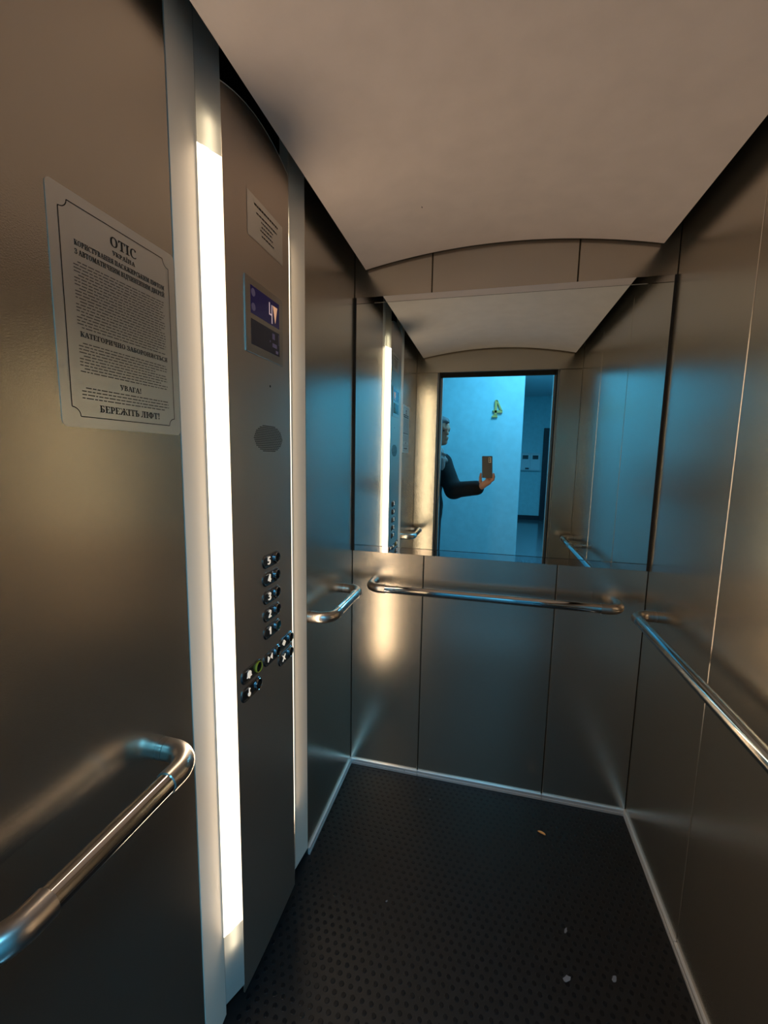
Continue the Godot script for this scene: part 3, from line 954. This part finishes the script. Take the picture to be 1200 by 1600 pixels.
# ------------------------------------------------------------------ litter on the floor
func build_litter() -> void:
	var leaf := new_st()
	var rim := []
	for k in 12:
		var a := TAU * k / 12.0
		rim.append(Vector3(cos(a) * 0.015, 0.0022 + 0.003 * absf(sin(a)) + 0.002 * cos(a), sin(a) * 0.0055))
	for k in 12:
		tri(leaf, Vector3(0, 0.0022, 0), rim[k], rim[(k + 1) % 12], Vector3.UP)
		tri(leaf, Vector3(0, 0.0016, 0), rim[k] - Vector3(0, 0.0006, 0), rim[(k + 1) % 12] - Vector3(0, 0.0006, 0), Vector3.DOWN)
	var l := put("dry_leaf", leaf.commit(), M.leaf, self, Vector3(0.781, 0.0008, 0.168))
	l.rotation.y = -0.55
	tag(l, "small dry tan leaf lying on the black studded floor", "leaf")
	for s in [[0.811, 0.491, 0.009, 0.0035, "thin white paper sliver on the floor"], [0.795, 0.613, 0.011, 0.008, "torn grey paper scrap on the floor, larger of two"], [0.915, 0.583, 0.009, 0.006, "torn grey paper scrap on the floor by the long handrail wall"], [0.294, 0.542, 0.003, 0.003, "tiny pale crumb on the floor beside the button panel"], [0.369, 0.119, 0.003, 0.003, "tiny pale crumb on the floor near the back skirting"]]:
		var st := new_st()
		var ring := []
		for k in 9:
			var a := TAU * k / 9.0
			ring.append(Vector2(cos(a) * s[2] * rng.randf_range(0.6, 1.2), sin(a) * s[3] * rng.randf_range(0.6, 1.2)))
		drawn(PackedVector2Array(ring), Vector3.ZERO, Vector3(0, 0, 1), Vector3(1, 0, 0), 0.0012, st)
		var o := put("paper_scrap" if s[2] > 0.004 else "crumb", st.commit(), M.paper, self, Vector3(s[0], 0.0021, s[1]))
		o.rotation.y = rng.randf() * TAU
		tag(o, s[4], "litter", "litter on the lift floor")

# ------------------------------------------------------------------ phone and person
func build_phone() -> void:
	var t := thing("phone", "dark smartphone held upright in the hand of the man on the landing", "phone", EYE)
	t.rotation = EYE_TURN
	var c := Vector3(-0.0215, -0.0575, 0.0075)
	var o := PackedVector2Array()
	for q in [[1, 1, 0.0], [-1, 1, 0.5], [-1, -1, 1.0], [1, -1, 1.5]]:
		for k in 6:
			var a: float = PI * q[2] + PI / 2 * k / 5.0
			o.append(Vector2(q[0] * 0.0335 + cos(a) * 0.005, q[1] * 0.0775 + sin(a) * 0.005))
	put("case", drawn(o, c + Vector3(0, 0, -0.0043), Vector3.RIGHT, Vector3.UP, 0.0086, null, 0.0012), M.phone, t)
	put("touch_screen", drawn(o, c + Vector3(0, 0, 0.0043), Vector3.RIGHT, Vector3.UP, 0.0004), M.lens, t)
	var bump := put("camera_bump", box(c + Vector3(0.012, 0.034, -0.0055), c + Vector3(0.03, 0.074, -0.0042), 0.001), M.lens_rim, t)
	for y in [0.0665, 0.0555, 0.0435]:
		put("lens", lathe(PackedVector2Array([Vector2(0.0052, 0.0), Vector2(0.005, 0.0006), Vector2(0.0, 0.0006)]), c + Vector3(0.0195, y, -0.0055), Vector3(0, 0, -1), 20), M.lens, bump)

func build_person() -> void:
	var p := thing("person", "grey-haired man in a black jacket outside the lift, arm stretched out holding a phone", "person", Vector3(-0.02, 0.0, 2.05))
	var base := p.position
	var V := func(x: float, y: float, z: float) -> Vector3: return Vector3(x, y, z) - base
	var cam := Transform3D(Basis.from_euler(EYE_TURN), EYE)
	var hand := func(x: float, y: float, z: float) -> Vector3: return (cam * Vector3(x, y, z)) - base
	# joints
	var fw := Vector3(0.8, 0, -0.6)
	var rt := Vector3(0.6, 0, 0.8)
	var head: Vector3 = V.call(0.108, 1.575, 2.0)
	var neck: Vector3 = V.call(0.05, 1.375, 2.045)
	var chest: Vector3 = V.call(0.0, 1.2, 2.07)
	var hips: Vector3 = V.call(-0.02, 0.90, 2.08)
	var sh_r: Vector3 = V.call(0.135, 1.3, 2.07)
	var sh_l: Vector3 = V.call(-0.17, 1.315, 2.06)
	var el_r: Vector3 = V.call(0.255, 1.085, 1.93)
	var wr_r: Vector3 = hand.call(-0.088, -0.222, 0.035)
	var el_l: Vector3 = V.call(-0.27, 1.07, 2.1)
	var wr_l: Vector3 = V.call(-0.24, 0.83, 2.02)
	var hip_r: Vector3 = V.call(0.045, 0.88, 2.1)
	var hip_l: Vector3 = V.call(-0.125, 0.88, 2.07)
	var kn_r: Vector3 = V.call(0.06, 0.47, 2.08)
	var kn_l: Vector3 = V.call(-0.135, 0.47, 2.05)
	var an_r: Vector3 = V.call(0.06, 0.09, 2.13)
	var an_l: Vector3 = V.call(-0.14, 0.09, 2.1)
	# body: head, neck, trunk and limbs, one surface
	var st := new_st()
	limbs_into(st, [[neck, chest, 0.05, 0.13], [chest, hips, 0.13, 0.12], [chest + Vector3(0.1, 0.08, 0.01), chest + Vector3(-0.1, 0.08, -0.01), 0.08, 0.08], [neck, sh_r, 0.04, 0.055], [neck, sh_l, 0.04, 0.055], [sh_r, el_r, 0.05, 0.038], [el_r, wr_r, 0.036, 0.026], [sh_l, el_l, 0.05, 0.038], [el_l, wr_l, 0.036, 0.026], [hips, hip_r, 0.11, 0.09], [hips, hip_l, 0.11, 0.09], [hip_r, kn_r, 0.08, 0.055], [hip_l, kn_l, 0.08, 0.055], [kn_r, an_r, 0.052, 0.036], [kn_l, an_l, 0.052, 0.036]], 0.016, 0.03)
	# head at a finer grain
	var u := Vector3.UP
	limbs_into(st, [
		[head + u * 0.015 - fw * 0.025, head + u * 0.02 + fw * 0.02, 0.082, 0.076],
		[head - u * 0.02 + fw * 0.02, head - u * 0.08 + fw * 0.042, 0.068, 0.044],
		[head - u * 0.082 + fw * 0.03 + rt * 0.03, head - u * 0.082 + fw * 0.03 - rt * 0.03, 0.026, 0.026],
		[head - u * 0.098 + fw * 0.068, head - u * 0.1 + fw * 0.072, 0.022, 0.02],
		[head + u * 0.012 + fw * 0.085 + rt * 0.03, head + u * 0.012 + fw * 0.085 - rt * 0.03, 0.012, 0.012],
		[head + u * 0.004 + fw * 0.085, head - u * 0.03 + fw * 0.1, 0.009, 0.012],
		[head - u * 0.058 + fw * 0.09 + rt * 0.012, head - u * 0.058 + fw * 0.09 - rt * 0.012, 0.008, 0.008],
		[head - u * 0.071 + fw * 0.088 + rt * 0.01, head - u * 0.071 + fw * 0.088 - rt * 0.01, 0.008, 0.008],
		[head + rt * 0.078 - fw * 0.005 + u * 0.01, head + rt * 0.082 - fw * 0.008 - u * 0.03, 0.012, 0.009],
		[head - rt * 0.078 - fw * 0.005 + u * 0.01, head - rt * 0.082 - fw * 0.008 - u * 0.03, 0.012, 0.009],
		[head - u * 0.06 - fw * 0.015, neck + u * 0.01, 0.056, 0.06]], 0.005, 0.014)
	# right hand round the bottom of the phone
	limbs_into(st, [
		[wr_r, hand.call(-0.055, -0.198, 0.02), 0.025, 0.024],
		[hand.call(-0.055, -0.2, 0.018), hand.call(-0.012, -0.175, 0.018), 0.022, 0.019],
		[hand.call(-0.05, -0.185, 0.016), hand.call(-0.02, -0.165, 0.018), 0.019, 0.016],
		[hand.call(-0.008, -0.176, 0.016), hand.call(0.022, -0.152, 0.012), 0.0105, 0.0095],
		[hand.call(0.022, -0.152, 0.012), hand.call(0.0275, -0.13, 0.008), 0.0095, 0.009],
		[hand.call(0.0275, -0.13, 0.008), hand.call(0.0265, -0.108, 0.006), 0.009, 0.0078],
		[hand.call(-0.006, -0.168, 0.022), hand.call(0.012, -0.148, 0.027), 0.0105, 0.0095],
		[hand.call(0.012, -0.148, 0.027), hand.call(0.004, -0.112, 0.0225), 0.0095, 0.008],
		[hand.call(-0.02, -0.164, 0.024), hand.call(-0.008, -0.142, 0.029), 0.0105, 0.0092],
		[hand.call(-0.008, -0.142, 0.029), hand.call(-0.018, -0.115, 0.0225), 0.0092, 0.0078],
		[hand.call(-0.03, -0.16, 0.024), hand.call(-0.028, -0.142, 0.028), 0.0092, 0.0082],
		[hand.call(-0.028, -0.142, 0.028), hand.call(-0.036, -0.122, 0.0215), 0.0082, 0.007],
		[hand.call(-0.06, -0.2, 0.016), hand.call(-0.074, -0.168, 0.011), 0.016, 0.0125],
		[hand.call(-0.074, -0.168, 0.011), hand.call(-0.0735, -0.138, 0.008), 0.0115, 0.0098],
		[hand.call(-0.0735, -0.138, 0.008), hand.call(-0.0695, -0.108, 0.006), 0.0098, 0.008]], 0.0032, 0.006)
	# left hand hanging
	var dn := Vector3(0.02, -1, -0.06).normalized()
	var fl := [[wr_l, wr_l + dn * 0.05, 0.024, 0.03], [wr_l + dn * 0.05 + fw * 0.02, wr_l + dn * 0.085 + fw * 0.025, 0.02, 0.016], [wr_l + dn * 0.05 - fw * 0.02, wr_l + dn * 0.085 - fw * 0.025, 0.02, 0.014]]
	for k in 4:
		var root: Vector3 = wr_l + dn * 0.085 + fw * (0.03 - 0.02 * k)
		var ln: float = [0.07, 0.078, 0.072, 0.056][k]
		fl.append([root, root + dn * ln * 0.55, 0.01, 0.009])
		fl.append([root + dn * ln * 0.55, root + dn * ln + rt * 0.015, 0.009, 0.0075])
	fl.append([wr_l + dn * 0.03 + fw * 0.03, wr_l + dn * 0.085 + fw * 0.055, 0.013, 0.009])
	limbs_into(st, fl, 0.0045, 0.006)
	put("body", st.commit(), M.skin, p)
	for s in [-1, 1]:
		put("eye", lathe(PackedVector2Array([Vector2(0.0, -0.008), Vector2(0.0085, -0.004), Vector2(0.0105, 0.0), Vector2(0.0085, 0.005), Vector2(0.0, 0.0082)]), head + fw * 0.083 + rt * 0.03 * s - u * 0.002, fw, 14), M.navy, p)
	# clothes
	put("jacket", limbs([[neck + Vector3(0, -0.03, 0), chest, 0.07, 0.155], [chest, hips + Vector3(0, 0.03, 0), 0.155, 0.15], [hips + Vector3(0.03, 0.03, 0), hips + Vector3(0.02, -0.12, 0), 0.145, 0.14], [hips + Vector3(-0.06, 0.03, 0), hips + Vector3(-0.07, -0.12, 0), 0.145, 0.145], [neck + Vector3(0, -0.035, 0), sh_r, 0.06, 0.072], [neck + Vector3(0, -0.035, 0), sh_l, 0.06, 0.072], [sh_r, el_r, 0.088, 0.07], [el_r, wr_r.lerp(el_r, 0.1), 0.068, 0.057], [sh_l, el_l, 0.073, 0.06], [el_l, wr_l.lerp(el_l, 0.06), 0.058, 0.046]], 0.012, 0.04), M.jacket, p)
	put("trousers", limbs([[hips + Vector3(0, -0.03, 0), hip_r, 0.105, 0.1], [hips + Vector3(0, -0.03, 0), hip_l, 0.105, 0.1], [hip_r, kn_r, 0.1, 0.078], [hip_l, kn_l, 0.1, 0.078], [kn_r, an_r + Vector3(0, 0.0, 0), 0.076, 0.066], [kn_l, an_l, 0.076, 0.066]], 0.018, 0.03), M.trousers, p)
	for a in [an_r, an_l]:
		var toe: Vector3 = a + Vector3(0.06, -0.05, -0.17)
		put("shoe", limbs([[a + Vector3(-0.02, -0.046, 0.05), a + Vector3(0, -0.045, 0), 0.042, 0.044], [a + Vector3(0, -0.045, 0), toe, 0.044, 0.038], [a, a + Vector3(0, -0.04, 0), 0.05, 0.046]], 0.012, 0.02), M.shoe, p)
	put("collar", limbs([[neck + fw * 0.085 + u * 0.0, neck + fw * 0.045 + rt * 0.062 + u * 0.03, 0.024, 0.024], [neck + fw * 0.045 + rt * 0.062 + u * 0.035, neck - fw * 0.06 + rt * 0.05 + u * 0.05, 0.024, 0.024], [neck + fw * 0.085, neck + fw * 0.045 - rt * 0.062 + u * 0.03, 0.024, 0.024], [neck + fw * 0.045 - rt * 0.062 + u * 0.035, neck - fw * 0.06 - rt * 0.05 + u * 0.05, 0.024, 0.024], [neck - fw * 0.06 + rt * 0.05 + u * 0.055, neck - fw * 0.06 - rt * 0.05 + u * 0.05, 0.024, 0.024], [neck + fw * 0.085 + u * 0.02, neck + fw * 0.135 - u * 0.05 + rt * 0.03, 0.018, 0.02], [neck + fw * 0.085 + u * 0.02, neck + fw * 0.145 + u * 0.0 + rt * 0.02, 0.016, 0.008], [neck + fw * 0.12 - u * 0.04, neck + fw * 0.14 - u * 0.16, 0.026, 0.018]], 0.009, 0.012), M.check, p, Vector3.ZERO, "grey checked shirt collar")
	put("hair", limbs([[head + u * 0.035 - fw * 0.04, head + u * 0.05 + fw * 0.015, 0.082, 0.07], [head + u * 0.075 + fw * 0.05 + rt * 0.03, head + u * 0.075 + fw * 0.05 - rt * 0.03, 0.028, 0.028], [head + u * 0.075 + fw * 0.06, head + u * 0.06 + fw * 0.112, 0.024, 0.006], [head - fw * 0.06 + u * 0.0, head - fw * 0.055 - u * 0.06, 0.05, 0.032], [head + rt * 0.06 - fw * 0.02 + u * 0.02, head + rt * 0.062 - fw * 0.02 - u * 0.03, 0.026, 0.014], [head - rt * 0.06 - fw * 0.02 + u * 0.02, head - rt * 0.062 - fw * 0.02 - u * 0.03, 0.026, 0.014]], 0.006, 0.015), M.hair, p)
